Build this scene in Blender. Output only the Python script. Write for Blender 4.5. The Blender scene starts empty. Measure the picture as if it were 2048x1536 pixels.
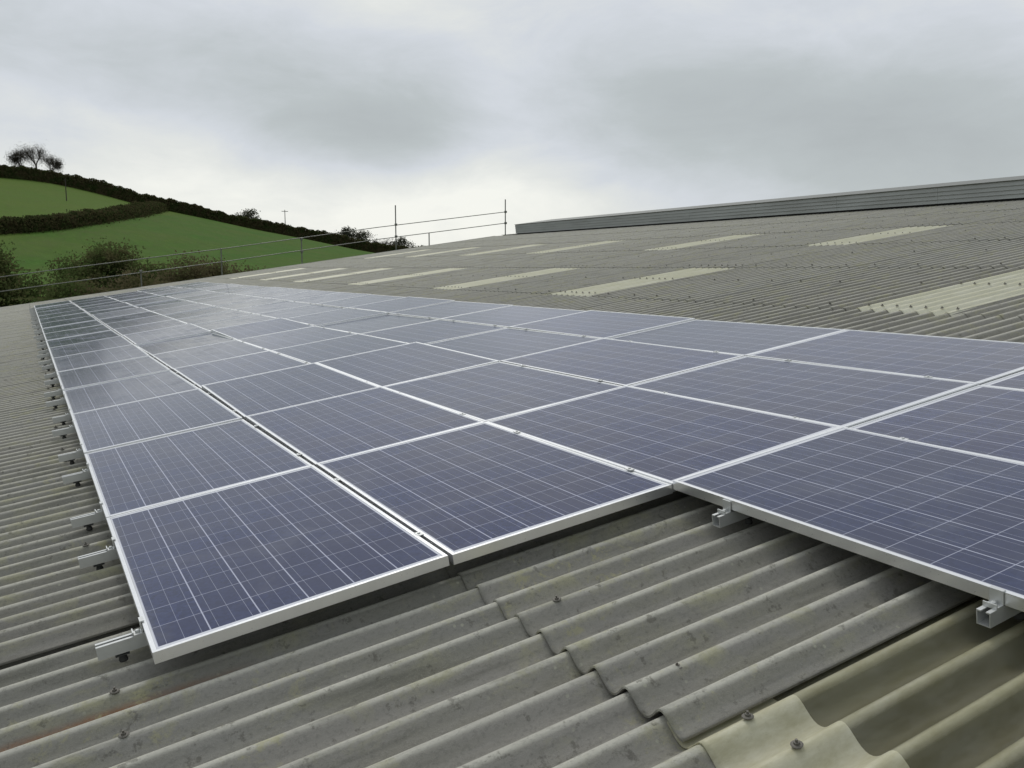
import bpy, math, random
import numpy as np
from mathutils import Matrix, Vector

rnd = random.Random(7)
rng = np.random.default_rng(11)
SC = bpy.context.scene
COL = SC.collection
R = math.radians

# ------------------------------------------------------------------ camera
cam_d = bpy.data.cameras.new('camera')
cam = bpy.data.objects.new('camera', cam_d)
COL.objects.link(cam)
cam_d.sensor_width = 36.0
cam_d.lens = 36.0 * 1755.43 / 2048.0
cam_d.clip_start = 0.05
cam_d.clip_end = 6000
_r = Vector((0.874590, -0.484863, 0.0))
_u = Vector((0.0632645, 0.114116, 0.991451))
_f = Vector((0.4807175, 0.8671135, -0.1304793))
cam.matrix_world = Matrix(((_r.x, _u.x, -_f.x, -0.27464), (_r.y, _u.y, -_f.y, -2.73368),
                           (_r.z, _u.z, -_f.z, 1.15202), (0, 0, 0, 1)))
SC.camera = cam

# ------------------------------------------------------------------ view
SC.view_settings.view_transform = 'Standard'
SC.view_settings.look = 'None'
SC.view_settings.gamma = 1.0
SC.view_settings.exposure = 0.0
SC.view_settings.use_curve_mapping = False
SC.cycles.max_bounces = 8
SC.cycles.transparent_max_bounces = 12

# ------------------------------------------------------------------ node helper
class N:
    def __init__(s, tree):
        s.t = tree
        s.t.nodes.clear()
    def new(s, kind, **kw):
        n = s.t.nodes.new(kind)
        for k, v in kw.items():
            setattr(n, k, v)
        return n
    def link(s, a, b):
        s.t.links.new(a, b)
    def put(s, sock, v):
        if isinstance(v, bpy.types.NodeSocket):
            s.link(v, sock)
        else:
            sock.default_value = v
    def m(s, op, a, b=0.0, c=0.0, clamp=False):
        n = s.new('ShaderNodeMath', operation=op)
        n.use_clamp = clamp
        s.put(n.inputs[0], a); s.put(n.inputs[1], b); s.put(n.inputs[2], c)
        return n.outputs[0]
    def mr(s, v, a, b, c=0.0, d=1.0, smooth=False):
        n = s.new('ShaderNodeMapRange')
        n.clamp = True
        if smooth: n.interpolation_type = 'SMOOTHSTEP'
        s.put(n.inputs['Value'], v)
        for i, x in zip(('From Min', 'From Max', 'To Min', 'To Max'), (a, b, c, d)):
            s.put(n.inputs[i], x)
        return n.outputs[0]
    def mix(s, f, a, b, blend='MIX'):
        n = s.new('ShaderNodeMix', data_type='RGBA', blend_type=blend)
        s.put(n.inputs[0], f); s.put(n.inputs[6], col4(a)); s.put(n.inputs[7], col4(b))
        return n.outputs[2]
    def noise(s, vec, scale, detail=4.0, rough=0.55, dist=0.0):
        n = s.new('ShaderNodeTexNoise')
        if vec is not None: s.link(vec, n.inputs['Vector'])
        n.inputs['Scale'].default_value = scale
        n.inputs['Detail'].default_value = detail
        n.inputs['Roughness'].default_value = rough
        n.inputs['Distortion'].default_value = dist
        return n
    def scale(s, vec, x, y, z):
        n = s.new('ShaderNodeVectorMath', operation='MULTIPLY')
        s.link(vec, n.inputs[0]); n.inputs[1].default_value = (x, y, z)
        return n.outputs[0]

def col4(c):
    if isinstance(c, (tuple, list)) and len(c) == 3:
        return (c[0], c[1], c[2], 1.0)
    return c

# ------------------------------------------------------------------ world: overcast sky
SUN_EL, SUN_AZ = 50.0, 12.0        # azimuth clockwise from +Y
world = bpy.data.worlds.new('World')
SC.world = world
world.use_nodes = True
w = N(world.node_tree)
tc = w.new('ShaderNodeTexCoord')
gen = tc.outputs['Generated']
nrm = w.new('ShaderNodeVectorMath', operation='NORMALIZE'); w.link(gen, nrm.inputs[0])
wn = w.noise(w.scale(nrm.outputs[0], 1, 1, 2.0), 3.2, 5.0, 0.5)
wsub = w.new('ShaderNodeVectorMath', operation='SUBTRACT'); w.link(wn.outputs['Color'], wsub.inputs[0]); wsub.inputs[1].default_value = (.5, .5, .5)
wsc = w.new('ShaderNodeVectorMath', operation='SCALE'); w.link(wsub.outputs[0], wsc.inputs[0]); wsc.inputs['Scale'].default_value = 0.10
wadd = w.new('ShaderNodeVectorMath', operation='ADD'); w.link(nrm.outputs[0], wadd.inputs[0]); w.link(wsc.outputs[0], wadd.inputs[1])
wn2 = w.new('ShaderNodeVectorMath', operation='NORMALIZE'); w.link(wadd.outputs[0], wn2.inputs[0])
warp = wn2.outputs[0]
sep = w.new('ShaderNodeSeparateXYZ'); w.link(warp, sep.inputs[0])
el = sep.outputs[2]
F = w.m('ADD', w.mr(el, 0.03, 0.17, 0.86, 0.60, True), w.mr(el, 0.16, 0.34, 0.0, 0.09, True))
# (azimuth, elevation, radius, strength, vertical stretch) of the darker and brighter banks of cloud
BLOBS = [(18, 10.0, 9, -.30, 1.9), (23, 7.5, 5.5, -.22, 1.5), (36, 10.5, 9, -.20, 1.7), (46, 7.0, 11, -.36, 1.5), (57, 5.0, 11, -.38, 1.3),
         (1, 12.5, 6, -.15, 2.0), (10, 13, 6, -.10, 2.4), (29, 3.5, 9, .13, 1.8), (20, 3.0, 8, .10, 2.0), (27.5, 8.5, 3.5, .13, 0.7), (3, 6.0, 8, .13, 1.5), (10, 4.5, 7, .08, 1.4),
         (-150, 15, 50, -.34, 1), (150, 15, 50, -.34, 1), (180, 30, 40, -.25, 1), (58, 15, 9, .16, 1.5), (25, 17, 11, .12, 2.0), (-30, 25, 30, -.12, 1), (0, 45, 32, -.13, 1), (60, 40, 20, -.1, 1), (10, 27, 12, -.08, 1)]
for az, e, rad, amp, st in BLOBS:
    d = (math.sin(R(az)) * math.cos(R(e)), math.cos(R(az)) * math.cos(R(e)), math.sin(R(e)))
    df = w.new('ShaderNodeVectorMath', operation='SUBTRACT'); w.link(warp, df.inputs[0]); df.inputs[1].default_value = d
    sc_ = w.scale(df.outputs[0], 1, 1, st)
    ln = w.new('ShaderNodeVectorMath', operation='LENGTH'); w.link(sc_, ln.inputs[0])
    F = w.m('ADD', F, w.mr(ln.outputs['Value'], 0.0, 2 * math.sin(R(rad) / 2) * 1.45, amp, 0.0, True))
fn = w.noise(w.scale(nrm.outputs[0], 1, 1, 2.6), 6.5, 8.0, 0.62, 0.3)
F = w.m('ADD', F, w.mr(fn.outputs[0], 0.25, 0.75, -0.13, 0.13))
ramp = w.new('ShaderNodeValToRGB')
cr = ramp.color_ramp
cr.elements[0].position = 0.0; cr.elements[0].color = (.42, .45, .46, 1)
cr.elements[1].position = 1.0; cr.elements[1].color = (.93, .935, .88, 1)
for p, c in ((.33, (.50, .54, .55, 1)), (.62, (.655, .69, .735, 1)), (.80, (.765, .785, .765, 1))):
    x = cr.elements.new(p); x.color = c
w.link(F, ramp.inputs[0])
sky = w.new('ShaderNodeTexSky', sky_type='NISHITA')
sky.sun_disc = False
sky.sun_elevation = R(SUN_EL)
sky.sun_rotation = R(SUN_AZ)
bg1 = w.new('ShaderNodeBackground'); w.link(sky.outputs[0], bg1.inputs[0]); bg1.inputs[1].default_value = 0.08
bg2 = w.new('ShaderNodeBackground'); w.link(ramp.outputs[0], bg2.inputs[0]); bg2.inputs[1].default_value = 1.0
mx = w.new('ShaderNodeMixShader'); mx.inputs[0].default_value = 0.95
w.link(bg1.outputs[0], mx.inputs[1]); w.link(bg2.outputs[0], mx.inputs[2])
wo = w.new('ShaderNodeOutputWorld'); w.link(mx.outputs[0], wo.inputs[0])

# ------------------------------------------------------------------ sun (behind cloud)
sl = bpy.data.lights.new('sun', 'SUN')
sl.energy = 1.25
sl.angle = R(16)
sl.color = (1.0, .97, .92)
so = bpy.data.objects.new('sun', sl)
COL.objects.link(so)
sd = Vector((math.sin(R(SUN_AZ)) * math.cos(R(SUN_EL)), math.cos(R(SUN_AZ)) * math.cos(R(SUN_EL)), math.sin(R(SUN_EL))))
so.rotation_euler = (-sd).to_track_quat('-Z', 'Y').to_euler()
so.location = sd * 60

# ------------------------------------------------------------------ materials
def mat(name):
    m = bpy.data.materials.new(name)
    m.use_nodes = True
    return m, N(m.node_tree)

def finish(n, base, rough=0.7, metal=0.0, bump=None, bstr=0.3, bdist=0.01, spec=0.5):
    p = n.new('ShaderNodeBsdfPrincipled')
    n.put(p.inputs['Base Color'], col4(base))
    n.put(p.inputs['Roughness'], rough)
    n.put(p.inputs['Metallic'], metal)
    n.put(p.inputs['Specular IOR Level'], spec)
    if bump is not None:
        b = n.new('ShaderNodeBump'); b.inputs['Strength'].default_value = bstr; b.inputs['Distance'].default_value = bdist
        n.link(bump, b.inputs['Height']); n.link(b.outputs[0], p.inputs['Normal'])
    o = n.new('ShaderNodeOutputMaterial'); n.link(p.outputs[0], o.inputs[0])
    return p

PITCH = 1.0267 / 7
CREST0 = -0.081          # v of one crest

def mat_cement():
    m, n = mat('fibre_cement')
    tc = n.new('ShaderNodeTexCoord'); P = tc.outputs['Object']
    s = n.new('ShaderNodeSeparateXYZ'); n.link(P, s.inputs[0])
    at = n.new('ShaderNodeAttribute', attribute_name='sheet')
    # position across one corrugation: 1 on the crest, 0 in the valley
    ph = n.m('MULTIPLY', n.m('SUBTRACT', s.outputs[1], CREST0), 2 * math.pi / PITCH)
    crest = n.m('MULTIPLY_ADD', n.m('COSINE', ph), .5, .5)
    big = n.noise(n.scale(P, .35, .8, 1), 1.0, 5, .6)
    med = n.noise(n.scale(P, 1.2, 5, 5), 1.6, 6, .65, .4)
    fine = n.noise(n.scale(P, 1, 1.2, 1.2), 60, 5, .75)
    grain = n.noise(P, 240, 3, .8)
    c = n.mix(n.mr(big.outputs[0], .3, .7), (.218, .215, .196), (.270, .262, .238))
    c = n.mix(n.mr(at.outputs['Fac'], 0, 1, 0, .85), c, (.285, .272, .245))
    c = n.mix(n.mr(n.m('FRACT', n.m('MULTIPLY', at.outputs['Fac'], 7.3)), .6, 1, 0, .5), c, (.20, .188, .165))
    c = n.mix(n.mr(med.outputs[0], .42, .68, 0, .55), c, (.212, .206, .158))
    # crests painted lighter: sky light on them put into the colour, plus weathering
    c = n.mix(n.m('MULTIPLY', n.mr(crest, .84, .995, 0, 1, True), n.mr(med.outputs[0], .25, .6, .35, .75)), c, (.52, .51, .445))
    # lichen
    lich = n.noise(n.scale(P, 1, 1.6, 1), 3.4, 7, .72, .6)
    lm = n.m('MULTIPLY', n.mr(lich.outputs[0], .52, .66), n.mr(crest, .25, .95, .14, .72))
    c = n.mix(lm, c, (.34, .33, .20))
    sp = n.new('ShaderNodeTexVoronoi'); n.link(P, sp.inputs['Vector']); sp.inputs['Scale'].default_value = 26
    spm = n.m('MULTIPLY', n.mr(sp.outputs['Distance'], .10, .17, 1, 0), n.mr(n.noise(P, 5, 3).outputs[0], .52, .62, 0, .6))
    c = n.mix(spm, c, (.42, .42, .33))
    # darker tone along the valleys, drips
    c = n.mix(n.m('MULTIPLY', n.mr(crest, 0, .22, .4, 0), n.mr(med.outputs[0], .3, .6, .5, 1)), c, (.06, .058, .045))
    drip = n.noise(n.scale(P, 2.2, 28, 1), 1.0, 4, .6)
    c = n.mix(n.mr(drip.outputs[0], .54, .72, 0, .45), c, (.09, .088, .072))
    c = n.mix(n.mr(fine.outputs[0], .50, .72, 0, .42), c, (.09, .09, .08))
    c = n.mix(n.mr(grain.outputs[0], .52, .72, 0, .40), c, (.36, .36, .32))
    # the rust run in one valley
    vv = n.m('ABSOLUTE', n.m('SUBTRACT', s.outputs[1], n.m('MULTIPLY_ADD', n.noise(n.scale(P, 3, 0, 0), 1, 3).outputs[0], .016, -.004)))
    rm = n.m('MULTIPLY', n.mr(vv, .008, .030, 1, 0, True), n.mr(s.outputs[0], .0, .36, 1, 0, True))
    rm = n.m('MULTIPLY', rm, n.mr(n.noise(n.scale(P, 3, 20, 1), 2, 4).outputs[0], .3, .55, .55, 1))
    c = n.mix(n.m('MULTIPLY', rm, n.mr(fine.outputs[0], .35, .65, .9, .45)), c, (.21, .095, .038))
    moss = n.noise(n.scale(P, 1, 1, 1), 11, 7, .75, .3)
    mk = n.m('MULTIPLY', n.mr(moss.outputs[0], .56, .64), n.mr(n.noise(P, 1.1, 4).outputs[0], .46, .60))
    c = n.mix(n.m('MULTIPLY', mk, .55), c, (.36, .345, .19))
    c = n.mix(n.m('MULTIPLY', n.mr(n.noise(P, 17, 5, .7).outputs[0], .60, .66), .5), c, (.075, .07, .055))
    bh = n.m('ADD', n.m('MULTIPLY', grain.outputs[0], .4), fine.outputs[0])
    finish(n, c, .92, 0, bh, .6, .003, .25)
    return m

def mat_grp():
    m, n = mat('translucent_sheet')
    tc = n.new('ShaderNodeTexCoord'); P = tc.outputs['Object']
    s = n.new('ShaderNodeSeparateXYZ'); n.link(P, s.inputs[0])
    ph = n.m('MULTIPLY', n.m('SUBTRACT', s.outputs[1], CREST0), 2 * math.pi / PITCH)
    crest = n.m('MULTIPLY_ADD', n.m('COSINE', ph), .5, .5)
    d = n.noise(n.scale(P, 1, 6, 4), 2.2, 6, .65)
    fine = n.noise(P, 55, 4, .7)
    at = n.new('ShaderNodeAttribute', attribute_name='sheet')       # how clear the sheet is
    c = n.mix(n.mr(d.outputs[0], .35, .7), (.90, .885, .76), (.80, .79, .63))
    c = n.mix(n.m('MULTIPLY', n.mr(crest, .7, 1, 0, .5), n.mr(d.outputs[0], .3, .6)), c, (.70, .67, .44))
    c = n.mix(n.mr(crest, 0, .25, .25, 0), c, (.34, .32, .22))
    c = n.mix(n.mr(fine.outputs[0], .55, .72, 0, .25), c, (.45, .44, .30))
    gr = n.noise(n.scale(P, 1, 3, 2), 9, 6, .7)
    c = n.mix(n.m('MULTIPLY', n.m('GREATER_THAN', at.outputs['Fac'], .5), n.mr(gr.outputs[0], .30, .70, .15, .85)), c, (.50, .47, .29))
    lapf = n.m('MULTIPLY', n.m('FRACT', n.m('DIVIDE', n.m('SUBTRACT', s.outputs[0], 1.035), 2.65)), 2.65)
    single = n.m('GREATER_THAN', lapf, .325)                         # beyond the doubled end lap
    dif = n.new('ShaderNodeBsdfPrincipled'); n.link(c, dif.inputs['Base Color']); dif.inputs['Roughness'].default_value = .45
    tl = n.new('ShaderNodeBsdfTranslucent'); n.link(c, tl.inputs[0])
    tr = n.new('ShaderNodeBsdfTransparent'); tr.inputs[0].default_value = (.78, .77, .66, 1)
    a = n.new('ShaderNodeMixShader'); a.inputs[0].default_value = .35
    n.link(dif.outputs[0], a.inputs[1]); n.link(tl.outputs[0], a.inputs[2])
    lw = n.new('ShaderNodeLayerWeight'); lw.inputs[0].default_value = .5
    b = n.new('ShaderNodeMixShader')
    n.link(n.m('MULTIPLY', n.m('MULTIPLY', n.m('MULTIPLY', at.outputs['Fac'], n.m('MULTIPLY_ADD', single, .85, .15)), n.mr(crest, .80, 1, 1, .55)), n.mr(d.outputs[0], .45, .75, 1, .90)), b.inputs[0])
    n.link(a.outputs[0], b.inputs[1]); n.link(tr.outputs[0], b.inputs[2])
    o = n.new('ShaderNodeOutputMaterial'); n.link(b.outputs[0], o.inputs[0])
    return m

def mat_metal(name, c1, c2, rough=.38, metal=.75, scale=8):
    m, n = mat(name)
    tc = n.new('ShaderNodeTexCoord'); P = tc.outputs['Object']
    a = n.noise(n.scale(P, 1, .3, 1), scale, 5, .6)
    b = n.noise(P, 90, 3, .6)
    c = n.mix(n.mr(a.outputs[0], .35, .65), c1, c2)
    finish(n, c, n.mr(b.outputs[0], .3, .7, rough - .03, rough + .05), metal, b.outputs[0], .015, .001)
    return m

PW, PL = 0.995, 1.660        # panel width (across) and length
CELL = 0.1590
def mat_cells():
    m, n = mat('solar_glass')
    tc = n.new('ShaderNodeTexCoord'); P = tc.outputs['Object']
    s = n.new('ShaderNodeSeparateXYZ'); n.link(P, s.inputs[0])
    oi = n.new('ShaderNodeObjectInfo')
    x0, y0 = (PW - 6 * CELL) / 2, (PL - 10 * CELL) / 2
    X = n.m('DIVIDE', n.m('SUBTRACT', s.outputs[0], x0), CELL)
    Y = n.m('DIVIDE', n.m('SUBTRACT', s.outputs[1], y0), CELL)
    fx, fy = n.m('FRACT', X), n.m('FRACT', Y)
    dx = n.m('MINIMUM', fx, n.m('SUBTRACT', 1.0, fx))
    dy = n.m('MINIMUM', fy, n.m('SUBTRACT', 1.0, fy))
    gap = n.m('MAXIMUM', n.m('LESS_THAN', dx, .0135), n.m('MULTIPLY', n.m('LESS_THAN', dy, .010), .75))
    inside = n.m('MULTIPLY', n.m('MULTIPLY', n.m('GREATER_THAN', X, 0.0), n.m('LESS_THAN', X, 6.0)),
                 n.m('MULTIPLY', n.m('GREATER_THAN', Y, 0.0), n.m('LESS_THAN', Y, 10.0)))
    f3 = n.m('FRACT', n.m('MULTIPLY', fx, 3.0))
    bus = n.m('LESS_THAN', n.m('ABSOLUTE', n.m('SUBTRACT', f3, .5)), .0135)
    # cell silicon: flecks and a shade of its own per cell
    cb = n.new('ShaderNodeCombineXYZ')
    n.link(n.m('FLOOR', X), cb.inputs[0]); n.link(n.m('FLOOR', Y), cb.inputs[1]); n.link(n.m('MULTIPLY', oi.outputs['Random'], 91.0), cb.inputs[2])
    wn_ = n.new('ShaderNodeTexWhiteNoise', noise_dimensions='3D'); n.link(cb.outputs[0], wn_.inputs['Vector'])
    vo = n.new('ShaderNodeTexVoronoi'); n.link(P, vo.inputs['Vector']); vo.inputs['Scale'].default_value = 75
    sv = n.new('ShaderNodeSeparateColor'); n.link(vo.outputs['Color'], sv.inputs[0])
    c = n.mix(sv.outputs[0], (.004, .011, .062), (.026, .040, .135))
    c = n.mix(n.mr(wn_.outputs['Value'], 0, 1, 0, .75), c, (.030, .030, .075))
    c = n.mix(n.mr(oi.outputs['Random'], 0, 1, 0, .65), c, (.030, .040, .085))
    c = n.mix(n.m('MULTIPLY', bus, .62), c, (.40, .42, .52))
    c = n.mix(n.m('MULTIPLY', gap, .75), c, (.55, .57, .70))
    c = n.mix(inside, (.66, .67, .72), c)
    # thin film of dust
    du = n.noise(n.scale(P, 1.4, 1, 1), 2.0, 6, .62, .5)
    c = n.mix(n.mr(du.outputs[0], .3, .75, .005, .05), c, (.36, .37, .36))
    c = n.mix(n.m('MULTIPLY', n.mr(s.outputs[0], .012, .05, .28, 0), n.mr(du.outputs[0], .4, .6)), c, (.22, .21, .16))
    of = n.new('ShaderNodeVectorMath', operation='ADD'); n.link(P, of.inputs[0])
    oc = n.new('ShaderNodeCombineXYZ'); n.link(n.m('MULTIPLY', oi.outputs['Random'], 57.0), oc.inputs[0]); n.link(n.m('MULTIPLY', oi.outputs['Random'], 31.0), oc.inputs[1])
    n.link(oc.outputs[0], of.inputs[1])
    wm = n.noise(of.outputs[0], 2.6, 6, .6, .8)
    wet = n.mr(wm.outputs[0], .52, .66)
    c = n.mix(n.m('MULTIPLY', wet, .055), c, (.42, .43, .42))
    st = n.noise(n.scale(P, 40, 3, 1), 1.0, 4, .6)
    p = finish(n, c, n.m('ADD', n.m('ADD', n.mr(du.outputs[0], .3, .7, .11, .16), n.m('MULTIPLY', wet, .07)), n.mr(st.outputs[0], .3, .7, -.015, .02)), 0, st.outputs[0], .025, .002)
    p.inputs['IOR'].default_value = 1.31
    return m

def mat_grass():
    m, n = mat('pasture')
    tc = n.new('ShaderNodeTexCoord'); P = tc.outputs['Object']
    s = n.new('ShaderNodeSeparateXYZ'); n.link(P, s.inputs[0])
    a = n.noise(P, .05, 6, .6)
    b = n.noise(n.scale(P, 1, .35, 1), .9, 6, .7)
    c = n.mix(n.mr(a.outputs[0], .35, .65), (.056, .132, .022), (.082, .130, .026))
    c = n.mix(n.mr(b.outputs[0], .35, .7, 0, .75), c, (.048, .095, .018))
    q_ = n.noise(n.scale(P, 1, .6, 1), .22, 7, .68)
    c = n.mix(n.mr(q_.outputs[0], .42, .62, 0, .45), c, (.092, .125, .036))
    # the upper field, beyond the middle hedge, is drier
    line = n.m('SUBTRACT', s.outputs[1], n.m('MULTIPLY_ADD', s.outputs[0], 2.3, 131.0))
    c = n.mix(n.mr(line, -3, 3, 0, .6), c, (.098, .142, .030))
    c = n.mix(n.m('MULTIPLY', n.mr(b.outputs[0], .52, .68), .25), c, (.10, .11, .045))
    finish(n, c, .95, 0, b.outputs[0], .6, .3, .05)
    return m

def mat_leaf(name, c1, c2, c3):
    m, n = mat(name)
    g = n.new('ShaderNodeNewGeometry')
    tc = n.new('ShaderNodeTexCoord')
    a = n.noise(tc.outputs['Object'], .8, 4, .6)
    c = n.mix(g.outputs['Random Per Island'], c1, c2)
    c = n.mix(n.mr(a.outputs[0], .45, .62), c, c3)
    d = n.new('ShaderNodeBsdfDiffuse'); n.link(c, d.inputs[0])
    t = n.new('ShaderNodeBsdfTranslucent'); n.link(c, t.inputs[0])
    x = n.new('ShaderNodeMixShader'); x.inputs[0].default_value = .4
    n.link(d.outputs[0], x.inputs[1]); n.link(t.outputs[0], x.inputs[2])
    o = n.new('ShaderNodeOutputMaterial'); n.link(x.outputs[0], o.inputs[0])
    return m

def mat_plain(name, c, rough=.7, metal=0.0, var=.25, scale=10):
    m, n = mat(name)
    tc = n.new('ShaderNodeTexCoord')
    a = n.noise(tc.outputs['Object'], scale, 5, .6)
    k = tuple(x * (1 - var) for x in c)
    finish(n, n.mix(n.mr(a.outputs[0], .35, .65), c, k), rough, metal)
    return m

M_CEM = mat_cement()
M_GRP = mat_grp()
M_FRAME = mat_metal('anodised_frame', (.90, .905, .91), (.84, .845, .85), .30, .88)
M_RAIL = mat_metal('mill_aluminium', (.66, .67, .66), (.55, .56, .55), .40, .6)
M_CELL = mat_cells()
M_BACK = mat_plain('backsheet', (.7, .7, .7))
M_BOLT = mat_plain('weathered_bolt', (.14, .13, .11), .6, .2)
M_RUB = mat_plain('black_rubber', (.05, .05, .048), .8)
M_VENT = mat_metal('ridge_sheet', (.37, .385, .37), (.30, .31, .295), .55, .1, 2)
M_WALL = mat_plain('rendered_block', (.30, .29, .26), .9, 0, .2, 1.2)
M_DARK = mat_plain('dark_gap', (.03, .03, .03), .9)
M_GALV = mat_plain('galvanised_tube', (.17, .175, .155), .5, .3)
M_GRASS = mat_grass()
M_HEDGE = mat_leaf('hedge_leaf', (.062, .070, .030), (.095, .074, .042), (.050, .070, .024))
M_SCRUB = mat_leaf('scrub_leaf', (.100, .135, .046), (.078, .112, .036), (.130, .120, .058))
M_SCRUBB = mat_leaf('brown_scrub_leaf', (.160, .134, .078), (.128, .112, .062), (.112, .118, .050))
M_TWIG = mat_leaf('bare_twig', (.070, .062, .052), (.085, .078, .066), (.055, .050, .040))
M_BARK = mat_plain('bark', (.06, .05, .04), .9)
M_DTWIG = mat_leaf('leafing_twig', (.085, .092, .062), (.070, .078, .050), (.098, .092, .070))

# ------------------------------------------------------------------ mesh helpers
def link(name, me, m=None, parent=None):
    o = bpy.data.objects.new(name, me)
    COL.objects.link(o)
    if m is not None and me is not None:
        for x in (m if isinstance(m, (list, tuple)) else [m]):
            me.materials.append(x)
    if parent is not None: o.parent = parent
    return o

def tag(o, label=None, cat=None, group=None, kind=None):
    if label: o['label'] = label
    if cat: o['category'] = cat
    if group: o['group'] = group
    if kind: o['kind'] = kind
    return o

def empty(name, loc=(0, 0, 0), rot=(0, 0, 0)):
    o = bpy.data.objects.new(name, None)
    o.location = loc; o.rotation_euler = rot; o.empty_display_size = .2
    COL.objects.link(o)
    return o

class MB:
    def __init__(s): s.v = []; s.f = []; s.mi = []
    def add(s, vs, fs, mi=0):
        k = len(s.v); s.v += [tuple(x) for x in vs]
        s.f += [tuple(i + k for i in f) for f in fs]; s.mi += [mi] * len(fs)
    def box(s, a, b, mi=0):
        (x0, y0, z0), (x1, y1, z1) = a, b
        s.add([(x0, y0, z0), (x1, y0, z0), (x1, y1, z0), (x0, y1, z0), (x0, y0, z1), (x1, y0, z1), (x1, y1, z1), (x0, y1, z1)],
              [(0, 3, 2, 1), (4, 5, 6, 7), (0, 1, 5, 4), (1, 2, 6, 5), (2, 3, 7, 6), (3, 0, 4, 7)], mi)
    def tube(s, p, q, r0, r1=None, n=10, caps=True, mi=0):
        r1 = r0 if r1 is None else r1
        p, q = Vector(p), Vector(q); d = (q - p)
        if d.length < 1e-6: return
        d.normalize(); a = d.orthogonal().normalized(); b = d.cross(a)
        vs = []
        for c, r in ((p, r0), (q, r1)):
            for i in range(n):
                t = 2 * math.pi * i / n
                vs.append(c + a * (r * math.cos(t)) + b * (r * math.sin(t)))
        fs = [(i, (i + 1) % n, n + (i + 1) % n, n + i) for i in range(n)]
        if caps: fs += [tuple(range(n))[::-1], tuple(range(n, 2 * n))]
        s.add(vs, fs, mi)
    def lathe(s, c, prof, n=12, mi=0):          # prof: (radius, z) from bottom to top
        vs = []
        for r, z in prof:
            for i in range(n):
                t = 2 * math.pi * i / n
                vs.append((c[0] + r * math.cos(t), c[1] + r * math.sin(t), c[2] + z))
        fs = []
        for k in range(len(prof) - 1):
            for i in range(n):
                fs.append((k * n + i, k * n + (i + 1) % n, (k + 1) * n + (i + 1) % n, (k + 1) * n + i))
        fs.append(tuple((len(prof) - 1) * n + i for i in range(n)))
        s.add(vs, fs, mi)
    def prism(s, poly, axis, a, b, mi=0):       # closed polygon extruded along x or y
        n = len(poly)
        P = (lambda t, p: (t, p[0], p[1])) if axis == 'x' else (lambda t, p: (p[0], t, p[1]))
        vs = [P(a, p) for p in poly] + [P(b, p) for p in poly]
        fs = [(i, (i + 1) % n, n + (i + 1) % n, n + i) for i in range(n)] + [tuple(range(n))[::-1], tuple(range(n, 2 * n))]
        s.add(vs, fs, mi)
    def mesh(s, name):
        me = bpy.data.meshes.new(name); me.from_pydata(s.v, [], s.f); me.update()
        if any(s.mi): me.polygons.foreach_set('material_index', s.mi)
        return me
    def build(s, name, m, parent=None, smooth=False, bevel=0):
        me = s.mesh(name)
        if smooth: me.polygons.foreach_set('use_smooth', [True] * len(me.polygons))
        o = link(name, me, m, parent)
        if bevel:
            b = o.modifiers.new('bevel', 'BEVEL'); b.width = bevel; b.segments = 2; b.limit_method = 'ANGLE'
        return o

# ------------------------------------------------------------------ terrain
GROUND = -5.6
RX = [-900, -300, -120, -40, -3, 4.4, 9, 15.7, 22.6, 28.8, 36, 47, 59, 71.6, 79.4, 90.4, 130, 220, 400]
RZ = [10, 20, 24, 22.3, 20.2, 19.8, 19, 17.5, 15.6, 14.4, 13, 10.7, 8.6, 6.1, 4.9, 4.0, 1.0, -3.5, -6]
def terrain(X, Y):
    X = np.asarray(X, float); Y = np.asarray(Y, float)
    rz = np.interp(X, RX, RZ)
    t = np.clip((Y - 60) / 150.0, 0, 1) ** 1.13
    h = GROUND + (rz - GROUND) * t
    back = np.clip((Y - 212) / 260.0, 0, 1)
    h = h + (-9 - h) * (back * back * (3 - 2 * back))
    h = h + .35 * np.sin(X * .07 + 1) * np.sin(Y * .05) * np.clip((Y - 60) / 60, 0, 1) * np.clip((206 - Y) / 30, 0, 1)
    return h
def tz(x, y): return float(terrain(x, y))

xs = np.concatenate([np.linspace(-3000, -260, 14), np.arange(-250, 351, 4.0), np.linspace(370, 3000, 14)])
ys = np.concatenate([np.linspace(-3000, -130, 12), np.arange(-120, 461, 4.0), np.linspace(480, 3000, 14)])
GX, GY = np.meshgrid(xs, ys)
GZ = terrain(GX, GY)
nv = GX.shape
idx = np.arange(GX.size).reshape(nv)
gf = np.stack([idx[:-1, :-1], idx[:-1, 1:], idx[1:, 1:], idx[1:, :-1]], -1).reshape(-1, 4)
me = bpy.data.meshes.new('ground')
me.from_pydata(np.stack([GX, GY, GZ], -1).reshape(-1, 3).tolist(), [], gf.tolist())
me.polygons.foreach_set('use_smooth', [True] * len(me.polygons))
tag(link('ground', me, M_GRASS), kind='structure')

# ------------------------------------------------------------------ barn
SLOPE = R(8.1787)
ROT = (0, -SLOPE, 0)                      # local x = up the roof slope, y = along the ridge, z = out of the roof
U_EAVE, U_RIDGE = -4.2, 19.60
V0, V1 = -7.0, 34.5
AMP = 0.026
ZC = -0.1165                              # height of the crests

def to_world(u, v, z):
    return Vector((u * math.cos(SLOPE) - z * math.sin(SLOPE), v, u * math.sin(SLOPE) + z * math.cos(SLOPE)))

barn = empty('barn', (8, 14, GROUND))
tag(barn, 'long farm barn whose weathered grey corrugated roof carries the solar panels', 'barn')

def keep(o):                               # child of the barn, keeping its place in roof coordinates
    o.parent = barn
    o.matrix_parent_inverse = Matrix.Translation((-8, -14, -GROUND))
    o.rotation_euler = ROT
    return o

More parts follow.
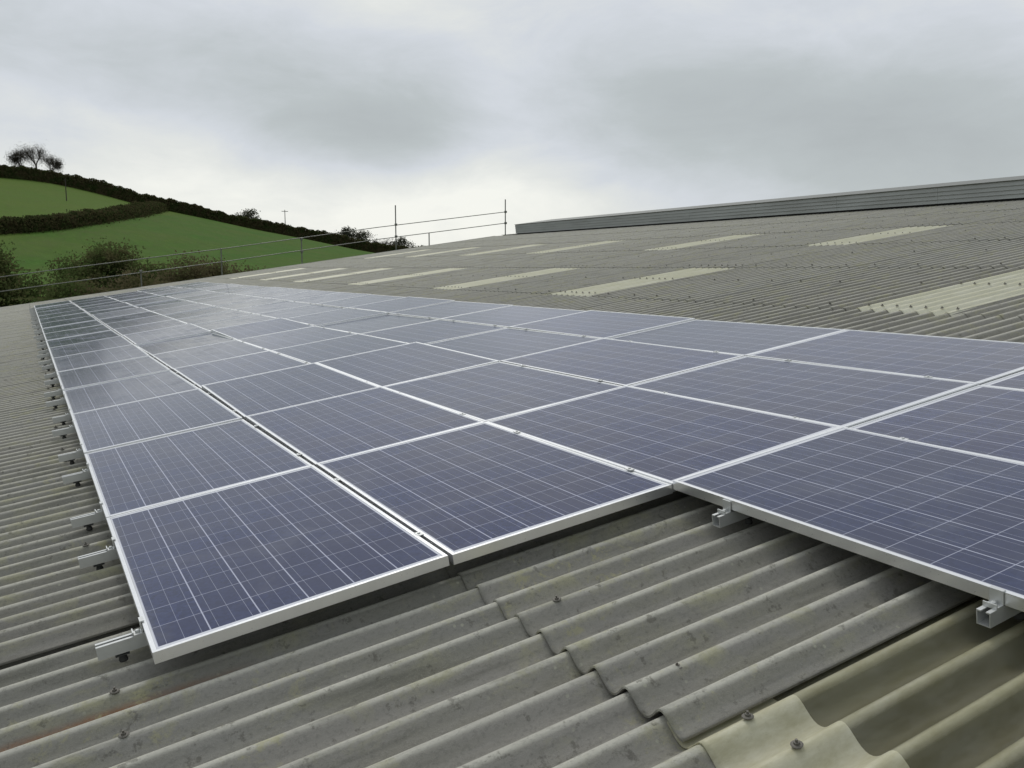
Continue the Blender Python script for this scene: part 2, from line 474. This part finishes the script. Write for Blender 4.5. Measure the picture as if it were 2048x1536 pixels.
def profile(v):
    c = np.cos((v - CREST0) * 2 * np.pi / PITCH)
    # slightly peaked crests and rounder, wider valleys
    return ZC - AMP + AMP * (c * .93 + .07 * (2 * c * c - 1) )

def sheet(mb, attr, u0, u1, va, vb, lift0=.012, lift_edge=.004, th=.0065, shade=0.0, twist=0.0):
    """one corrugated sheet: lower end at u0 (rests on the sheet below), near edge at va"""
    nc = max(1, round((vb - va) / PITCH))
    n = nc * 14 + 3
    vs = np.linspace(va - .004, vb + .055, n)
    us = np.array([u0, u0 + .02, u0 + (u1 - u0) * .33, u0 + (u1 - u0) * .66, u1])
    V, U = np.meshgrid(vs, us)
    fr = (U - u0) / (u1 - u0)
    side = np.clip((V - va) / (vb - va), 0, 1)
    Z = profile(V) + lift0 * (1 - fr) + lift_edge * (1 - side) + twist * (1 - side) ** 3
    k = len(mb[0]); m_ = U.size
    top = np.stack([U, V, Z], -1).reshape(-1, 3)
    bot = np.stack([U, V, Z - th], -1).reshape(-1, 3)
    mb[0].extend(top.tolist()); mb[0].extend(bot.tolist())
    attr.extend([shade] * (2 * m_))
    id_ = np.arange(m_).reshape(U.shape) + k
    A, B, C_, D = id_[:-1, :-1], id_[1:, :-1], id_[1:, 1:], id_[:-1, 1:]
    mb[1].extend(np.stack([A, B, C_, D], -1).reshape(-1, 4).tolist())
    mb[2].extend([True] * A.size)
    E_ = id_ + m_
    mb[1].extend(np.stack([E_[0, :-1], id_[0, :-1], id_[0, 1:], E_[0, 1:]], -1).tolist())   # lower end face
    mb[2].extend([False] * (n - 1))
    mb[1].extend(np.stack([id_[:-1, 0], E_[:-1, 0], E_[1:, 0], id_[1:, 0]], -1).tolist())   # near edge face
    mb[2].extend([False] * (len(us) - 1))
    mb[1].extend(np.stack([E_[:-1, :-1], E_[:-1, 1:], E_[1:, 1:], E_[1:, :-1]], -1).reshape(-1, 4).tolist())
    mb[2].extend([True] * A.size)

def sheets_obj(name, mb, attr, m, shell=True):
    me = bpy.data.meshes.new(name)
    me.from_pydata(mb[0], [], mb[1])
    me.polygons.foreach_set('use_smooth', mb[2])
    a = me.attributes.new('sheet', 'FLOAT', 'POINT'); a.data.foreach_set('value', attr)
    me.update()
    return link(name, me, m)

LAPS = [-4.25, -1.60, 1.05, 3.70, 6.35, 9.00, 11.65, 14.30, 16.95]
EDGE0 = [.58, -1.182 + .0, .58, -1.182, 1.752, -1.182, 1.752 - .4400, -1.182, .58]
EDGE0[0] = -1.182; EDGE0[1] = .58; EDGE0[2] = -1.182
SKY = {2: [-1.182 - 1.0267],
       4: [1.752, 6.98, 11.17, 16.05, 20.6, 24.6, 29.3],
       6: [2.55, 7.20, 11.72, 16.80, 21.0, 25.4, 29.6]}
def snap(v): return CREST0 + (math.floor((v - CREST0) / PITCH) + .5) * PITCH     # to a valley

grey, gattr = ([], [], []), []
lights = []
W7 = 7 * PITCH
for k, u0 in enumerate(LAPS):
    u1 = (LAPS[k + 1] + .31) if k + 1 < len(LAPS) else U_RIDGE + .02
    e0 = snap(EDGE0[k] + .002)
    edges = []                                  # (va, vb, is_light)
    sk = sorted(snap(s_ + .002) for s_ in SKY.get(k, []))
    v = e0
    while v > V0: v -= W7
    while v < V1 - .02:
        nx = v + W7
        hit = [s_ for s_ in sk if v - .01 <= s_ < nx - .01]
        if hit:
            s_ = hit[0]
            if s_ - v > .05: edges.append((v, s_, False))
            edges.append((s_, s_ + W7, True)); v = s_ + W7
        else:
            edges.append((v, min(nx, V1), False)); v = nx
    for va, vb, li in edges:
        if vb - va < .05: continue
        ju = rnd.uniform(-.010, .010) if k != 2 else rnd.uniform(-.003, .003)
        if li:
            mb, at_ = ([], [], []), []
            sheet(mb, at_, u0 + ju, u1, va, vb, .011, -.003, .003, .80 if k == 2 else .10)
            lights.append((k, va, mb, at_))
        else:
            tw, le = 0.0, .004
            if k == 1 and abs(va - .58) < .1: tw, le = .016, .028
            if k == 2 and abs(va + 1.182) < .1: tw, le = .010, .008
            sheet(grey, gattr, u0 + ju, u1, va, vb, (.012 if k < 4 else .009) + rnd.uniform(-.002, .003), le, .0065, rnd.random(), tw)
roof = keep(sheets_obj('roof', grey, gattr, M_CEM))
roof['label'] = 'weathered grey corrugated cement sheet roof with lichen and overlapping sheet ends'
for k, va, mb, at_ in lights:
    o = sheets_obj('skylight', mb, at_, M_GRP)
    o.parent = roof
    o['label'] = 'pale yellow translucent corrugated sheet'

# fixing bolts on the crests along each purlin
bolt_me = MB()
bolt_me.lathe((0, 0, 0), [(.017, -.004), (.019, .001), (.015, .004)], 12)
bolt_me.lathe((0, 0, 0), [(.0095, .003), (.0095, .011), (.0085, .012)], 6)
bolt_me.tube((0, 0, .010), (0, 0, .022), .0042, n=8)
bmesh_ = bolt_me.mesh('fixing_bolt'); bmesh_.materials.append(M_BOLT)
purl = []
u = -.115 - 1.325 * 3
while u < 19.3:
    purl.append(u); u += 1.325
spots = []
for i, u in enumerate(purl):
    j = 0
    n0 = int((V0 - CREST0) / PITCH); n1 = int((V1 - CREST0) / PITCH)
    for nn in range(n0 + 1, n1):
        v = CREST0 + nn * PITCH
        on_light = any(abs(v - (va + W7 / 2)) < W7 / 2 and LAPS[k] - .02 < u < LAPS[k] + 2.9 for k, va, _, _ in lights)
        want = on_light or ((nn * 1) % 7 == 1 or (nn % 7 == 5 and rnd.random() < .5)) if (abs(u - 1.21) > .05) else (on_light or nn % 4 == 2)
        if abs(u + .115) < .01 and nn in (-1, 1): want = True
        if abs(u + .115) < .01 and -1 < v < 1.2 and nn not in (-1, 1): want = False
        if want: spots.append((u + rnd.uniform(-.012, .012), v + rnd.uniform(-.004, .004)))
Cp = to_world(0, 0, 0)
def dist(s_):
    p = to_world(s_[0], s_[1], ZC); c = cam.matrix_world.translation
    q = cam.matrix_world.inverted() @ p
    vis = q.z < -.3 and abs(q.x / q.z) < .60 and abs(q.y / q.z) < .45
    hidden = -0.0 < s_[0] < 5 and 0 < s_[1] < 28.3 or 2 < s_[0] < 5 and -1.6 < s_[1] < 28.3
    return (p - c).length + (0 if vis else 500) + (300 if hidden else 0)
spots.sort(key=dist)
def seat(u, v):                       # height of the sheet's crest at this lap position
    k = max(i for i, l in enumerate(LAPS) if l <= u)
    u1 = LAPS[k + 1] + .31 if k + 1 < len(LAPS) else U_RIDGE
    return ZC + .012 * (1 - (u - LAPS[k]) / (u1 - LAPS[k])) + .004
for s_ in spots[:100]:
    o = link('fixing_bolt', bmesh_, None, roof)
    o.location = (s_[0], s_[1], seat(*s_)); o.scale = (.8, .8, .62); o.rotation_euler = (rnd.uniform(-.1, .1), rnd.uniform(-.1, .1), rnd.uniform(0, 3))
rest = MB()
for s_ in spots[100:]:
    if dist(s_) > 299: continue
    rest.lathe((s_[0], s_[1], seat(*s_)), [(.012, -.004), (.010, .002), (.005, .004), (.004, .008)], 6)
o = rest.build('fixing_bolt', M_BOLT, roof); o['kind'] = 'stuff'

# other slope of the roof, ridge cover, verge, ridge ventilator, walls
mb = MB()
rx, rz_ = U_RIDGE * math.cos(SLOPE), U_RIDGE * math.sin(SLOPE)
BW = rx + 2.4                         # half width of the ventilator curb centre
n = 560; vv = np.linspace(V0, V1, n)
zz = profile(vv) + .06
for a in (0,):
    top = [(rx + .35, float(v), rz_ + float(z) + .03) for v, z in zip(vv, zz)]
    bot = [(rx + 23.0, float(v), rz_ - 22.65 * math.tan(SLOPE) + float(z) + .03) for v, z in zip(vv, zz)]
    mb.add(top + bot, [(i, n + i, n + i + 1, i + 1) for i in range(n - 1)])
def keepw(o):
    o.parent = barn
    o.matrix_parent_inverse = Matrix.Translation((-8, -14, -GROUND))
    return o
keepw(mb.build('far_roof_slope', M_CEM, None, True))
# ventilator: dark gap, then four overlapping boards, capped
vb = MB()
VU0, VU1 = U_RIDGE - .02, U_RIDGE + 1.9
VY0, VY1 = V0, 32.35
vb.box((VU0 + .05, VY0, -.20), (VU1, VY1, -.02), 0)
H0, H1 = -.055, .325
nb = 4
for i in range(nb):
    z0 = H0 + (H1 - H0) * i / nb; z1 = H0 + (H1 - H0) * (i + 1) / nb
    poly = [(VU0 - .022, z0 - .010), (VU0 + .004, z1 - .004), (VU0 + .06, z1 - .004), (VU0 + .06, z0 - .012)]
    for y0 in np.arange(VY0, VY1 - .1, 3.05):
        y1 = min(y0 + 3.045, VY1)
        vb.prism(poly, 'y', y0, y1, 1)
vb.box((VU0 + .061, VY0, H0), (VU1 - .05, VY1 - .004, H1 - .006), 1)
vb.box((VU0 - .03, VY0, H1), (VU1 + .05, VY1 + .02, H1 + .016), 2)
v_o = keep(vb.build('ridge_ventilator', [M_DARK, M_VENT, M_GALV]))
v_o['label'] = 'dark grey boarded ridge ventilator standing along the top of the roof'
# verge flashing at far gable
vg = MB()
vg.prism([(V1 - .10, ZC + .010), (V1 + .03, ZC + .010), (V1 + .03, ZC - .16), (V1 + .022, ZC - .16), (V1 + .022, ZC + .002), (V1 - .10, ZC + .002)], 'x', U_EAVE, U_RIDGE)
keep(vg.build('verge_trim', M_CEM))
# walls
wl = MB()
ex = U_EAVE * math.cos(SLOPE) + .35; ez = U_EAVE * math.sin(SLOPE) - .25
fx = rx + 22.6; fz = rz_ - 22.25 * math.tan(SLOPE) - .22
wl.box((ex, V0 + .3, GROUND - .5), (ex + .22, V1 - .2, ez))
wl.box((fx - .22, V0 + .3, GROUND - .5), (fx, V1 - .2, fz))
for y in (V0 + .3, V1 - .42):
    wl.prism([(ex + .221, GROUND - .5), (fx - .221, GROUND - .5), (fx - .221, fz), (rx, rz_ - .26), (ex + .221, ez)], 'y', y, y + .22)
keepw(wl.build('wall', M_WALL))
fl = MB(); fl.box((ex + .22, V0 + .52, GROUND - .3), (fx - .22, V1 - .42, GROUND + .06))
keepw(fl.build('floor', M_WALL))
pu = MB()
for u in purl:
    pu.box((u - .035, V0 + .4, ZC - .235), (u + .035, V1 - .25, ZC - .075))
keep(pu.build('purlins', M_BARK))

# ------------------------------------------------------------------ solar panels
TH = .038
fr = MB()
LIP = .0135
def frame_bar_x(y0, y1):       # short bars run across x
    fr.box((0, y0, -TH), (PW, y1, 0))
fr.box((0, 0, -TH), (PW, LIP, 0)); fr.box((0, PL - LIP, -TH), (PW, PL, 0))
fr.box((0, LIP, -TH), (LIP, PL - LIP, 0)); fr.box((PW - LIP, LIP, -TH), (PW, PL - LIP, 0))
frame_me = fr.mesh('frame'); frame_me.materials.append(M_FRAME)
gl = MB(); gl.box((LIP, LIP, -.0085), (PW - LIP, PL - LIP, -.0022))
glass_me = gl.mesh('glass'); glass_me.materials.append(M_CELL)
bk = MB(); bk.box((LIP, LIP, -.013), (PW - LIP, PL - LIP, -.0088))
back_me = bk.mesh('backsheet'); back_me.materials.append(M_BACK)

RP = 1.665
UC = [-.002, 1.0105, 2.008, 3.009, 4.010]
ORD = ['zeroth', 'first', 'second', 'third', 'fourth', 'fifth', 'sixth', 'seventh', 'eighth', 'ninth', 'tenth', 'eleventh',
       'twelfth', 'thirteenth', 'fourteenth', 'fifteenth', 'sixteenth', 'seventeenth', 'eighteenth']
COLN = ['leftmost column', 'second column from the left', 'middle column', 'fourth column from the left', 'column nearest the ridge']
GRP_P = 'framed solar panels laid in columns on the barn roof'
NR = 17
proto = None
Rroof = Matrix.Rotation(-SLOPE, 4, 'Y')
for c in range(5):
    for r in range(-1 if c >= 2 else 0, NR):
        jit = Matrix.Rotation(R(rnd.gauss(0, .30)), 4, 'X') @ Matrix.Rotation(R(rnd.gauss(0, .22)), 4, 'Y')
        loc = to_world(UC[c] + rnd.uniform(-.0015, .0015), r * RP + rnd.uniform(-.002, .002), rnd.uniform(-.0012, .0012))
        root = empty('solar_panel')
        root.matrix_world = Matrix.Translation(loc) @ Rroof @ jit
        link('frame', frame_me, None, root); link('glass', glass_me, None, root); link('backsheet', back_me, None, root)
        k = r + 1 if c < 2 else r + 2
        if (c, r) == (0, 0): lab = 'blue solar panel at the near left corner, end of the leftmost column'
        elif (c, r) == (2, -1): lab = 'blue solar panel jutting nearest, its long left edge overhanging bare grey sheets'
        elif k == 1: lab = 'blue solar panel at the near end of the ' + COLN[c]
        elif r == NR - 1: lab = 'blue solar panel at the far end of the ' + COLN[c]
        else: lab = 'blue solar panel, %s from the near end of the %s' % (ORD[k], COLN[c])
        tag(root, lab, 'solar panel', GRP_P)

# ------------------------------------------------------------------ mounting rails
ZR = -TH - .0015
RH, RW = .043, .040
rail_poly = [(-RW / 2, 0), (-RW / 2, -RH), (RW / 2, -RH), (RW / 2, 0), (.007, 0), (.007, -.004), (RW / 2 - .003, -.004), (RW / 2 - .003, -RH + .003),
             (-RW / 2 + .003, -RH + .003), (-RW / 2 + .003, -.004), (-.007, -.004), (-.007, 0)]
def clamp_mesh():
    m_ = MB()
    # foot on the rail, riser, lip over the frame (local x points towards the panel)
    m_.box((-.030, -.02, 0), (-.002, .02, .004))
    m_.box((-.006, -.02, .004), (-.002, .02, TH + .003))
    m_.box((-.006, -.02, TH + .003), (.008, .02, TH + .007))
    m_.box((-.034, -.02, 0), (-.030, .02, .014))
    m_.lathe((-.017, 0, .004), [(.008, 0), (.008, .007), (.006, .009)], 6)
    return m_.mesh('end_clamp')
CL = clamp_mesh(); CL.materials.append(M_RAIL)
def mid_mesh():
    m_ = MB()
    m_.box((-.012, -.02, TH + .0025), (.012, .02, TH + .006))
    m_.lathe((0, 0, TH + .006), [(.006, 0), (.006, .004), (.005, .005)], 6)
    return m_.mesh('mid_clamp')
MC = mid_mesh(); MC.materials.append(M_RAIL)
def foot_mesh():
    m_ = MB()
    m_.box((-.022, RW / 2 + .0005, -RH - .004), (.022, RW / 2 + .006, -.006), 0)
    m_.box((-.022, -RW / 2 - .002, -RH - .008), (.022, RW / 2 + .006, -RH - .004), 1)
    m_.lathe((0, 0, -RH - .034), [(.013, 0), (.015, .006), (.012, .016), (.008, .026)], 14, 1)
    m_.tube((0, 0, -RH - .034), (0, 0, -RH - .004), .006, n=8, mi=1)
    return m_.mesh('roof_bracket')
FT = foot_mesh(); FT.materials.append(M_RAIL); FT.materials.append(M_RUB)

def rail(u0, u1, v, lab, cols):
    root = empty('mounting_rail')
    root.matrix_world = Matrix.Translation(to_world(u0, v, ZR)) @ Rroof
    m_ = MB(); m_.prism(rail_poly, 'x', 0, u1 - u0)
    m_.build('channel', M_RAIL, root)
    o = link('end_clamp', CL, None, root); o.location = (UC[cols[0]] - u0 - .0005, 0, 0)
    if cols[0] == 0:
        o = link('mid_clamp', MC, None, root); o.location = (1.002 - u0, 0, 0)
    for c in cols[1:] if cols[0] else (2, 3, 4):
        o = link('mid_clamp', MC, None, root); o.location = (UC[c] - .004 - u0, 0, 0)
    for x in ([.072] if cols[0] == 0 else [.16]) + [1.42, 2.70]:
        if x > u1 - u0: continue
        o = link('roof_bracket', FT, None, root); o.location = (x, 0, 0)
    tag(root, lab, 'rail', 'aluminium mounting rails under the solar panels')

OFF = (.285, 1.285)
for r in range(NR):
    for i, q in enumerate(OFF):
        which = 'nearer' if i == 0 else 'farther'
        if (r, i) == (0, 0): lab = 'silver rail end sticking out lowest, below the near left panel corner'
        elif r == NR - 1: lab = '%s of the two rails under the last, farthest panel row' % which
        else: lab = '%s rail end poking out left under the %s panel of the leftmost column' % (which, ORD[r + 1])
        rail(-.150 + rnd.uniform(-.02, .02) * (r > 1), 5.05, r * RP + q + (rnd.uniform(-.02, .02) if r else 0), lab, [0])
rail(1.945, 5.05, -RP + .295, 'open rail end and clamp below the jutting panel, at the photo\'s right edge', [2, 3, 4])
rail(1.945, 5.05, -RP + 1.345, 'open rail end and clamp under the jutting panel, near its inner corner', [2, 3, 4])

# ------------------------------------------------------------------ scaffold guard rail beyond the far gable
sc_root = empty('scaffold_guardrail', (10, 34.95, GROUND))
tag(sc_root, 'scaffold guardrail of thin grey tubes and posts behind the far roof edge', 'scaffold')
def sc_part(name, m_):
    o = m_.build(name, M_GALV)
    o.parent = sc_root; o.matrix_parent_inverse = Matrix.Translation((-10, -34.95, -GROUND)); return o
YS = 34.95
def roof_z(x): return x * math.tan(SLOPE) - .13
for x, top in [(3.85, .62), (6.95, 1.12), (10.3, 1.12), (14.62, 2.0), (16.25, .58), (20.25, 1.66)]:
    m_ = MB(); m_.tube((x, YS, GROUND), (x, YS, roof_z(x) + top), .026, n=10)
    sc_part('post', m_)
for h, a, b in ((1.10, -6, 20.3), (.57, -6, 20.3)):
    m_ = MB()
    pts = [(x, YS - .05, roof_z(x) + h - .0 + .05 * math.sin(x * .5)) for x in np.linspace(a, b, 5)]
    for p, q in zip(pts[:-1], pts[1:]): m_.tube(p, q, .017, n=8)
    sc_part('handrail', m_)
for x in (20.25, 14.62, 10.3, 3.85):
    for h in (1.10, .57):
        if x == 3.85 and h > 1: continue
        m_ = MB(); zc = roof_z(x) + h + .05 * math.sin(x * .5)
        m_.box((x - .05, YS - .085, zc - .05), (x + .05, YS + .035, zc + .05)); o = sc_part('coupler', m_)
        b_ = o.modifiers.new('bevel', 'BEVEL'); b_.width = .015; b_.segments = 2

# ------------------------------------------------------------------ foliage helpers
def leaves(name, centres, size, m, parent=None, flat=1.0, aspect=1.0, extra=None):
    n_ = len(centres)
    c = np.asarray(centres)
    nrm_ = rng.normal(size=(n_, 3)); nrm_ /= np.linalg.norm(nrm_, axis=1, keepdims=True)
    a = np.cross(nrm_, rng.normal(size=(n_, 3))); a /= np.linalg.norm(a, axis=1, keepdims=True)
    b = np.cross(nrm_, a)
    s_ = size * rng.uniform(.5, 1.4, size=(n_, 1))
    a = a * s_; b = b * s_ * aspect
    V = np.stack([c - a - b * .4, c + a * .2 - b, c + a + b * .3, c - a * .3 + b], 1).reshape(-1, 3)
    F_ = np.arange(n_ * 4).reshape(-1, 4)
    if extra is not None:
        F_ = np.concatenate([F_, extra[1] + len(V)]); V = np.concatenate([V, extra[0]])
    me = bpy.data.meshes.new(name)
    me.from_pydata(V.tolist(), [], F_.tolist())
    return link(name, me, m, parent)

def hedge(name, pts, height, width, dens, size, m, lab, core=.8):
    """pts in world XY; follows the ground"""
    P = np.array(pts, float)
    seg = np.linalg.norm(np.diff(P, axis=0), axis=1); L = np.r_[0, np.cumsum(seg)]
    n_ = int(L[-1] * dens)
    t = rng.uniform(0, L[-1], n_)
    X = np.interp(t, L, P[:, 0]); Y = np.interp(t, L, P[:, 1])
    top = height * (1 + .06 * np.sin(t * .37) + .05 * np.sin(t * 1.31 + 1) + .05 * np.sin(t * 3.1 + 2 * np.sin(t * .7)) + .08 * np.sin(t * 0.13))
    h = rng.uniform(-.1, 1, n_)
    wd = width * (1 - .35 * h)
    off = rng.normal(0, .42, n_) * wd
    ang = np.arctan2(np.gradient(P[:, 1]), np.gradient(P[:, 0])); A = np.interp(t, L, ang)
    X = X - np.sin(A) * off; Y = Y + np.cos(A) * off
    Z = terrain(X, Y) + h * top
    ox, oy = P[len(P) // 2]; oz = tz(ox, oy)
    # the dense inner wood of the hedge
    tt = np.arange(0, L[-1], .5)
    cx = np.interp(tt, L, P[:, 0]); cy = np.interp(tt, L, P[:, 1]); ca = np.interp(tt, L, ang)
    ct = height * (1 + .06 * np.sin(tt * .37) + .05 * np.sin(tt * 1.31 + 1) + .05 * np.sin(tt * 3.1 + 2 * np.sin(tt * .7)) + .08 * np.sin(tt * 0.13)) * core
    rows = []
    for off_, hh in ((-.5, -.1), (-.42, .55), (-.12, 1.0), (.12, 1.0), (.42, .55), (.5, -.1)):
        jx = rng.normal(0, .06, len(tt)); jz = 1 + rng.normal(0, .05, len(tt))
        x_ = cx - np.sin(ca) * (off_ * width + jx); y_ = cy + np.cos(ca) * (off_ * width + jx)
        rows.append(np.stack([x_ - ox, y_ - oy, terrain(x_, y_) + ct * hh * jz - oz], 1))
    rows = np.array(rows); nr_, nt_ = rows.shape[:2]
    ii = np.arange(nr_ * nt_).reshape(nr_, nt_)
    cf = np.stack([ii[:-1, :-1], ii[1:, :-1], ii[1:, 1:], ii[:-1, 1:]], -1).reshape(-1, 4)
    o = leaves(name, np.stack([X - ox, Y - oy, Z - oz], 1), size, m, extra=(rows.reshape(-1, 3), cf))
    o.location = (ox, oy, oz)
    tag(o, lab, 'hedge')
    return o

RIDGEPTS = [(x, 206.5) for x in np.arange(-90, 100, 6.0)]
hedge('hedge', RIDGEPTS, 2.5, 1.6, 800, .12, M_HEDGE, 'dark clipped hedge along the skyline of the green hill', core=.86)
hedge('hedge', [(-40, 96), (-10.2, 125), (-2.4, 132.4), (1.1, 134.6), (4.9, 138.9), (11, 151), (17.2, 168.7), (25, 197), (27.5, 206)], 1.75, 1.7, 900, .11, M_HEDGE,
      'brown green hedge across the hillside between the two fields', core=.7)

def limb(mb_, p, d, r, L, depth, tips, spread=.6, up=.25):
    q = p
    nseg = 3
    for i in range(nseg):
        d = (d + Vector((rnd.uniform(-.18, .18), rnd.uniform(-.18, .18), rnd.uniform(-.06, .12)))).normalized()
        q2 = q + d * (L / nseg)
        mb_.tube(q, q2, r * (1 - .25 * i / nseg), r * (1 - .25 * (i + 1) / nseg), n=6, caps=False)
        q = q2
        if depth <= 2: tips.append((q.copy(), depth))
    if depth == 0: return
    for k in range(3 if depth > 1 else 4):
        a = rnd.uniform(0, 6.28)
        nd = (d + Vector((math.cos(a) * spread, math.sin(a) * spread, rnd.uniform(-.1, up)))).normalized()
        limb(mb_, q, nd, r * .58, L * rnd.uniform(.55, .8), depth - 1, tips, spread, up)

def bare_tree(x, y, H, lean, lab, leafm=M_TWIG, dens=34, tw=.13, sp=.62, group=None):
    z = tz(x, y) - .1
    root = empty('tree', (x, y, z))
    tag(root, lab, 'tree', group)
    mb_ = MB(); tips = []
    limb(mb_, Vector((0, 0, 0)), Vector((lean, 0, 1)).normalized(), H * .036, H * .46, 3, tips, sp, .2)
    mb_.build('trunk', M_BARK, root, True)
    cs = []
    for t_, d_ in tips:
        for k in range(dens):
            cs.append(tuple(t_ + Vector((rnd.gauss(0, .085 * H), rnd.gauss(0, .085 * H), rnd.gauss(-.05 * H, .12 * H)))))
    leaves('crown', cs, tw, leafm, root, aspect=.22)
    return root

bare_tree(1.8, 211.0, 4.9, -.14, sp=.68, lab= 'small bare wind shaped tree, leftmost of the three on the hilltop', group='bare trees on the hilltop')
bare_tree(4.0, 211.0, 6.5, .02, lab= 'tallest bare tree, middle of the three on the hilltop', sp=.68, group='bare trees on the hilltop')
bare_tree(5.8, 211.0, 4.7, .10, sp=.68, lab= 'low leaning bare tree, right of the three on the hilltop', group='bare trees on the hilltop')

def bush(x, y, H, Rr, m, lab, n_=2600, size=.12, name='bush', cat='bush', lobes=6, aspect=.6, group=None, base=None):
    z = tz(x, y) if base is None else base
    root = empty(name, (x, y, z))
    tag(root, lab, cat, group)
    mb_ = MB(); cs = []
    for k in range(lobes):
        a = rnd.uniform(0, 6.28); rr = Rr * rnd.uniform(.1, .75)
        cx, cy = math.cos(a) * rr, math.sin(a) * rr
        cz = H * rnd.uniform(.42, .86) * (1 - .35 * rr / Rr)
        lr = Rr * rnd.uniform(.28, .5)
        mb_.tube((cx * .15, cy * .15, 0), (cx * .5, cy * .5, cz * .55), .045 * H / 4, .03 * H / 4, n=5)
        mb_.tube((cx * .5, cy * .5, cz * .55), (cx, cy, cz), .03 * H / 4, .012 * H / 4, n=5)
        q = rng.normal(size=(n_ // lobes, 3)); q /= np.linalg.norm(q, axis=1, keepdims=True)
        rad = lr * rng.uniform(.35, 1.08, (len(q), 1)) * (1 + .25 * np.sin(q[:, :1] * 5 + k) * np.sin(q[:, 1:2] * 6))
        q = q * rad * np.array([1, 1, .85]) + np.array([cx, cy, cz])
        cs.append(q)
    q = np.clip(rng.normal(size=(n_ // 3, 3)), -1.9, 1.9) * np.array([Rr * .42, Rr * .42, H * .2]) + np.array([0, 0, H * .35])
    cs.append(q)
    c = np.concatenate(cs); c = c[c[:, 2] > .05]
    mb_.build('stem', M_BARK, root)
    leaves('foliage', c, size, m, root, aspect=aspect)
    return root

# along the skyline
bush(9.4, 210.2, 2.7, .7, M_HEDGE, 'tiny pointed shrub on the skyline just right of the bare trees', 500, .12, lobes=3)
bush(47.3, 212, 5.4, 3.4, M_DTWIG, 'round grey green bush rising alone above the skyline hedge', 1900, .15)
bush(22.3, 210, 3.3, .6, M_TWIG, 'wispy sapling poking above the upper part of the skyline hedge', 160, .09, lobes=3, name='sapling', cat='sapling', aspect=.25)
bush(71, 211, 6.0, 3.4, M_DTWIG, 'rounded grey bush at the left of the skyline thicket', 2600, .15, group='skyline thicket')
bush(75.8, 211, 5.6, 3.3, M_DTWIG, 'grey bush second from the left in the skyline thicket', 2400, .15, group='skyline thicket')
bush(80.6, 210, 5.2, 3.3, M_TWIG, 'bare grey bush in the middle of the skyline thicket', 2400, .14, aspect=.35, group='skyline thicket')
bush(85.2, 210, 4.8, 3.2, M_DTWIG, 'grey bush second from the right in the skyline thicket', 2200, .15, group='skyline thicket')
bush(89.6, 209, 3.4, 2.6, M_HEDGE, 'dark low bush ending the skyline thicket by the roof edge', 2000, .15, group='skyline thicket')

# telegraph pole beyond the hill
pl = empty('telegraph_pole', (58.0, 219, tz(58, 219)))
tag(pl, 'thin telegraph pole on the skyline between the round bush and the thicket', 'pole')
m_ = MB(); m_.tube((0, 0, 0), (0, 0, 6.9), .12, .08, 8); m_.build('shaft', M_BARK, pl, True)
m_ = MB(); m_.box((-.8, -.05, 6.45), (.8, .05, 6.58)); m_.build('crossarm', M_BARK, pl)
# post in the upper field
fp = MB(); fp.tube((0, 0, 0), (0, 0, 3.9), .09, .07, 8); fp.tube((-.35, 0, 3.6), (.35, 0, 3.6), .03, n=6)
o = fp.build('field_pole', M_BARK); o.location = (7.6, 176, tz(7.6, 176)); tag(o, 'dark slender pole standing in the upper field', 'pole')

# scrub trees and bushes between the barn and the fields
SG = 'scrub trees behind the far roof edge'
def scrub(x, y, ztop, Rr, m, lab, n_=17000, size=.085, **k):
    b = tz(x, y)
    return bush(x, y, (ztop - b) * 1.10, Rr * 1.3, m, lab, n_, size, name='scrub_tree', cat='tree', lobes=12, group=SG, base=b, **k)
scrub(-1.6, 60, 2.7, 2.3, M_SCRUB, 'green scrub tree cut by the photo\'s left edge')
scrub(1.1, 54, .7, 2.4, M_SCRUB, 'low green scrub directly behind the far left panel corner')
scrub(4.2, 66, 3.3, 2.7, M_SCRUB, 'dark green scrub tree, tallest left of the brown thicket')
scrub(7.0, 66, 3.0, 2.6, M_SCRUB, 'dark green scrub tree right beside the tallest one', )
scrub(3.4, 56, 1.3, 2.3, M_SCRUBB, 'brown twiggy bush in front of the tallest scrub tree')
scrub(6.3, 55, 1.25, 2.3, M_SCRUBB, 'brown twiggy bush behind the far end of the second panel column')
scrub(9.6, 60, 1.7, 2.4, M_SCRUBB, 'brown leafless thicket to the right of the green scrub trees')
scrub(12.4, 62, 1.75, 2.5, M_SCRUBB, 'brown thicket second from the right above the far roof edge')
scrub(15.0, 63, 1.15, 2.4, M_SCRUBB, 'low brown thicket thinning out to the right above the roof edge')
scrub(-5.5, 58, 1.6, 2.6, M_SCRUB, 'green scrub tree just outside the left of the barn gable')

# background: low hedged land is hidden behind the roof, so nothing more is needed there
